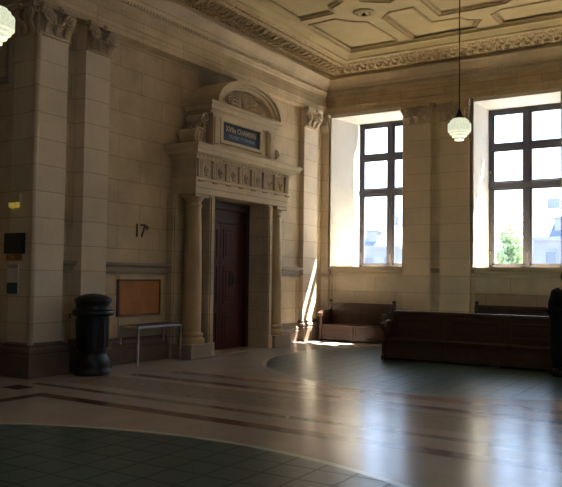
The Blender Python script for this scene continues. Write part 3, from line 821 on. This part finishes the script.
# ------------------------------------------------------------------ pendant lamps
def pendant(x, y, z, label):
    """z = centre of shade"""
    p = thing('pendant_lamp', label, 'pendant lamp', (x, y, z), 'stepped glass pendant lamps')
    r = .215
    pr_ = [(.0,-.20),(.08,-.20),(.085,-.19),(.085,-.145),(.13,-.14),(.135,-.13),(.135,-.10),(.17,-.095),(.175,-.085),(.175,-.06),(.20,-.055),(.205,-.045),(.205,.08),(.20,.09),
           (.17,.095),(.165,.10),(.165,.135),(.16,.14),(.135,.145),(.13,.15),(.13,.17),(.12,.175),(.0,.175)]
    MB().lathe(x, y, [(a*.92, z+b*.95) for a, b in pr_], 36, smooth=False).build('glass_shade', 'shade', p)
    MB().lathe(x, y, [(.085,z+.16),(.08,z+.19),(.05,z+.22),(.035,z+.27),(.02,z+.31),(.012,z+.33)], 18).build('fitter', 'rod', p)
    MB().tube([(x,y,z+.3),(x,y,ZC+.08)], .010, 8).build('rod', 'rod', p)
    MB().lathe(x, y, [(.012,ZC-.13),(.03,ZC-.12),(.06,ZC-.06),(.075,ZC-.01),(.08,ZC+.09)], 18).build('ceiling_cup', 'rod', p)
    l = bpy.data.lights.new('lamp_bulb', 'POINT'); l.energy = 9; l.color = (1, .80, .50); l.shadow_soft_size = .12
    o = bpy.data.objects.new('lamp_bulb', l); C.objects.link(o); o.parent = p; o.location = (0,0,-.32)
    return p
pendant(-3.98, 11.75, 4.11, 'lit stepped glass pendant lamp hanging in front of the right window')
pendant(-6.20, 4.48, 4.07, 'lit stepped glass pendant lamp nearest the camera, cut by the left edge')

# ------------------------------------------------------------------ the person at the right edge
def skin(name, verts, edges_, radii, m, parent, levels=2, root=0):
    off = parent.location if parent else Vector((0,0,0))
    me = bpy.data.meshes.new(name); me.from_pydata([tuple(Vector(v)-off) for v in verts], edges_, [])
    o = bpy.data.objects.new(name, me); C.objects.link(o)
    sk = o.modifiers.new('s', 'SKIN'); sk.use_smooth_shade = True
    for i, r in enumerate(radii):
        d = me.skin_vertices[0].data[i]; d.radius = r if isinstance(r, tuple) else (r, r); d.use_root = (i == root)
    o.modifiers.new('u', 'SUBSURF').levels = levels; o.modifiers['u'].render_levels = levels
    bpy.context.view_layer.update()
    m2 = bpy.data.meshes.new_from_object(o.evaluated_get(bpy.context.evaluated_depsgraph_get())); bpy.data.objects.remove(o)
    for pl in m2.polygons: pl.use_smooth = True
    m2.materials.clear(); m2.materials.append(M[m])
    o = bpy.data.objects.new(name, m2); C.objects.link(o)
    if parent: o.parent = parent
    return o
px, py = -2.69, 13.14
pe = thing('person', 'person in a long black robe standing at the right end of the free-standing bench', 'person', (px, py, 0))
pe.rotation_euler = (0, 0, math.radians(68))
def V(x, y, z): return (px+x, py+y, z)
vs = [V(0,0,.92), V(0,0,1.10), V(0,-.03,1.28), V(0,-.05,1.42), V(0,-.09,1.50), V(0,-.12,1.57),
      V(-.09,0,.86), V(-.10,-.02,.48), V(-.105,.02,.09), V(-.115,-.12,.045),
      V(.09,0,.86), V(.10,-.02,.48), V(.105,.02,.09), V(.115,-.12,.045),
      V(-.17,-.04,1.41), V(-.215,.02,1.17), V(-.045,-.20,1.01),
      V(.17,-.04,1.41), V(.215,.02,1.17), V(.045,-.20,1.01)]
ed = [(0,1),(1,2),(2,3),(3,4),(4,5),(0,6),(6,7),(7,8),(8,9),(0,10),(10,11),(11,12),(12,13),(3,14),(14,15),(15,16),(3,17),(17,18),(18,19)]
rd = [(.15,.11),(.14,.105),(.16,.115),(.12,.09),.06,.055,.095,.062,.036,.022,.095,.062,.036,.022,.062,.048,.034,.062,.048,.034]
bd = skin('body', vs, ed, rd, 'skin', pe)
# head with a face, turned toward the camera
hc = V(0,-.15,1.66)
h = MB(); h.ball(hc, (.075,.095,.115), 20, 14)
h.ball((hc[0],hc[1]-.02,hc[2]-.06), (.055,.07,.065), 14, 8)
h.ball((hc[0],hc[1]-.10,hc[2]-.015), (.014,.02,.026), 8, 6)
for s in (-1,1): h.ball((hc[0]+s*.078,hc[1]+.01,hc[2]-.01), (.012,.022,.032), 8, 6)
h.build('head', 'skin', pe)
for s in (-1,1): MB().ball((hc[0]+s*.030,hc[1]-.086,hc[2]+.008), .012, 8, 6).build('eye', 'eye', pe)
MB().ball((hc[0],hc[1]-.088,hc[2]-.058), (.024,.008,.007), 8, 4).build('mouth', 'lip', pe)
h = MB(); h.ball((hc[0],hc[1]+.022,hc[2]+.028), (.086,.098,.108), 20, 12)
h.build('hair', 'hair', pe)
# hands
def hand(cx, cy, cz, s):
    vs = [(cx,cy,cz),(cx,cy-.01,cz-.07),(cx,cy-.015,cz-.10)]; ed = [(0,1),(1,2)]; rd = [(.026,.022),(.030,.018),(.030,.014)]
    for k in range(4):
        dy = -.030+.020*k; L = (.070,.080,.076,.060)[k]; i = len(vs)
        vs += [(cx,cy-.012+dy*.8,cz-.095),(cx-s*.006,cy-.014+dy,cz-.10-L*.5),(cx-s*.022,cy-.016+dy,cz-.10-L)]
        ed += [(1,i),(i,i+1),(i+1,i+2)]; rd += [.010,.009,.007]
    i = len(vs); vs += [(cx-s*.012,cy-.045,cz-.065),(cx-s*.018,cy-.058,cz-.10)]; ed += [(0,i),(i,i+1)]; rd += [.011,.008]
    skin('hand', vs, ed, rd, 'skin', pe, 1)
hand(px-.035, py-.22, 1.0, -1); hand(px+.035, py-.22, 1.0, 1)
# long coat following the body
vs = [V(0,0,.95), V(0,-.0,1.12), V(0,-.025,1.28), V(0,-.05,1.42), V(0,-.08,1.48), V(0,0,.75), V(0,.0,.45), V(0,.0,.16),
      V(-.17,-.04,1.41), V(-.225,.03,1.17), V(-.075,-.18,1.03), V(.17,-.04,1.41), V(.215,.02,1.17), V(.075,-.18,1.03)]
ed = [(0,1),(1,2),(2,3),(3,4),(0,5),(5,6),(6,7),(3,8),(8,9),(9,10),(3,11),(11,12),(12,13)]
rd = [(.20,.145),(.18,.14),(.20,.145),(.15,.11),(.075,.075),(.21,.15),(.20,.15),(.20,.145),.08,.068,.055,.08,.068,.055]
skin('robe', vs, ed, rd, 'coat', pe)
for s in (-1, 1):
    skin('trouser_leg', [V(s*.095,0,.80),V(s*.10,-.02,.48),V(s*.105,.02,.12)], [(0,1),(1,2)], [.115,.085,.07], 'coat', pe)
    sh = MB(); sh.ball(V(s*.115,-.07,.05), (.055,.15,.062), 14, 8); sh.ball(V(s*.108,.03,.07), (.058,.07,.075), 12, 8)
    sh.build('shoe', 'shoe', pe)

# ------------------------------------------------------------------ outside the windows
S('ground', MB().box(-140, 140, 18.9, 220, -6.3, -6.0), 'asphalt')
def building(name, label, x0, x1, y0, y1, zb, zt, roof, rows, cols, dorm):
    b = thing(name, label, 'building', ((x0+x1)/2, y0, zb), 'pale buildings outside')
    MB().box(x0, x1, y0, y1, zb, zt).box(x0-.3, x1+.3, y0-.3, y1+.3, zt-.35, zt).build('wall', 'facade', b)
    ym = (y0+y1)/2
    MB().add([(x0-.3,y0-.3,zt),(x1+.3,y0-.3,zt),(x1+.3,y1+.3,zt),(x0-.3,y1+.3,zt),(x0+2.2,y0+2.2,zt+roof),(x1-2.2,y0+2.2,zt+roof),(x1-2.2,y1-2.2,zt+roof),(x0+2.2,y1-2.2,zt+roof)],
        [(0,1,5,4),(1,2,6,5),(2,3,7,6),(3,0,4,7),(4,5,6,7),(3,2,1,0)]).build('roof', 'slate', b)
    for r in range(rows):
        for c_ in range(cols):
            xa = x0+(x1-x0)*(c_+.3)/cols; xb = x0+(x1-x0)*(c_+.7)/cols
            za = zb+1.0+(zt-zb-1.2)*r/rows; zz = za+(zt-zb)/rows*.58
            w_ = MB().box(xa-.12,xb+.12,y0-.10,y0,za-.12,za).box(xa-.12,xb+.12,y0-.10,y0,zz,zz+.12).box(xa-.12,xa,y0-.08,y0,za,zz).box(xb,xb+.12,y0-.08,y0,za,zz).build('window', 'facade', b)
            MB().box(xa,xb,y0-.04,y0,za,zz).build('pane', 'winglass', w_)
    for xd in dorm:
        MB().box(xd-.7,xd+.7,y0+.2,y0+2.4,zt+.2,zt+1.7).build('dormer', 'facade', b)
        MB().box(xd-.8,xd+.8,y0+.1,y0+2.4,zt+1.7,zt+1.85).build('dormer_roof', 'slate', b)
    for xc in (x0+2.6, x1-3.0):
        MB().box(xc-.6,xc+.6,ym-.5,ym+.5,zt+roof-.4,zt+roof+1.3).build('chimney', 'facade', b)
building('apartment_building', 'pale grey building with a slate roof seen through the right window', -19.0, -5.0, 72, 84, -6, 5.6, 2.9, 3, 6, (-14.5,-10.0))
building('apartment_building', 'faint pale building with a slate roof seen through the left window', -46.0, -33.5, 78, 90, -6, 5.2, 2.6, 3, 5, (-41.0,-37.0))
random.seed(11)
def tree(x, y, z0, h, r, label):
    t = thing('tree', label, 'tree', (x, y, z0))
    tr = MB().tube([(x,y,z0),(x+.1,y,z0+h*.4),(x-.1,y,z0+h*.75)], [.3,.22,.1], 8)
    for k in range(7):
        a = k*2.4; tr.tube([(x,y,z0+h*.35+k*.3),(x+.5*r*math.cos(a),y+.5*r*math.sin(a),z0+h*.6+k*.25)], [.1,.03], 6)
    tr.build('trunk', 'bark', t)
    lv = MB()
    for k in range(5200):
        u = Vector((random.gauss(0,1),random.gauss(0,1),random.gauss(0,1))).normalized()*(random.random()**.4)
        lump = 1+.18*math.sin(u.x*7+u.z*5)+.12*math.sin(u.y*9)
        c_ = Vector((x,y,z0+h*.66))+Vector((u.x*r, u.y*r, u.z*h*.36))*lump
        a = Vector((random.uniform(-1,1),random.uniform(-1,1),random.uniform(-1,1))).normalized()
        b2 = a.cross(Vector((random.uniform(-1,1),.3,random.uniform(-1,1)))).normalized(); s_ = random.uniform(.12,.24)
        lv.add([c_-a*s_, c_+b2*s_*.6, c_+a*s_, c_-b2*s_*.6], [(0,1,2,3)])
    lv.build('foliage', 'leaf', t)
tree(-12.1, 45, -6, 11.2, 1.05, 'green leafy tree outside, seen through the left half of the right window')

# ------------------------------------------------------------------ light
wd = bpy.data.worlds.new('sky'); sc.world = wd; wd.use_nodes = True
nt = wd.node_tree; bg = nt.nodes['Background']
sky = nt.nodes.new('ShaderNodeTexSky'); sky.sky_type = 'NISHITA'; sky.sun_disc = False
sky.sun_elevation = math.radians(55); sky.sun_rotation = math.radians(-30); sky.dust_density = 3; sky.air_density = 1.0
SKYK = .285
nt.links.new(mixc(nt, .45, sky.outputs[0], (4.9, 7.4, 11.4)), bg.inputs[0]); bg.inputs[1].default_value = SKYK
sl = bpy.data.lights.new('sun', 'SUN'); sl.energy = 58; sl.angle = .009; sl.color = (1, .93, .80)
so = bpy.data.objects.new('sun', sl); C.objects.link(so); so.location = (0, 40, 60)
so.rotation_euler = Vector((-.38,-1,-2.0)).to_track_quat('-Z','Y').to_euler()

# ------------------------------------------------------------------ camera
cam = bpy.data.cameras.new('camera'); cob = bpy.data.objects.new('camera', cam); C.objects.link(cob)
cam.sensor_fit = 'HORIZONTAL'; cam.sensor_width = 36; cam.lens = 733.8/562*36; cam.clip_end = 500
yaw, pitch, roll = math.radians(32.37), math.radians(2.48), math.radians(.728)
fw = Vector((-math.sin(yaw)*math.cos(pitch), math.cos(yaw)*math.cos(pitch), math.sin(pitch)))
rt = Vector((math.cos(yaw), math.sin(yaw), 0)); up = rt.cross(fw)
r2 = math.cos(roll)*rt+math.sin(roll)*up; u2 = -math.sin(roll)*rt+math.cos(roll)*up
cob.matrix_world = Matrix(((r2.x,u2.x,-fw.x,0),(r2.y,u2.y,-fw.y,0),(r2.z,u2.z,-fw.z,1.65),(0,0,0,1)))
sc.camera = cob
sc.view_settings.view_transform = 'Standard'; sc.view_settings.look = 'None'; sc.view_settings.gamma = 1
sc.view_settings.use_curve_mapping = False; sc.view_settings.exposure = 1.48
sc.cycles.use_denoising = True
sc.cycles.max_bounces = 10; sc.cycles.diffuse_bounces = 6
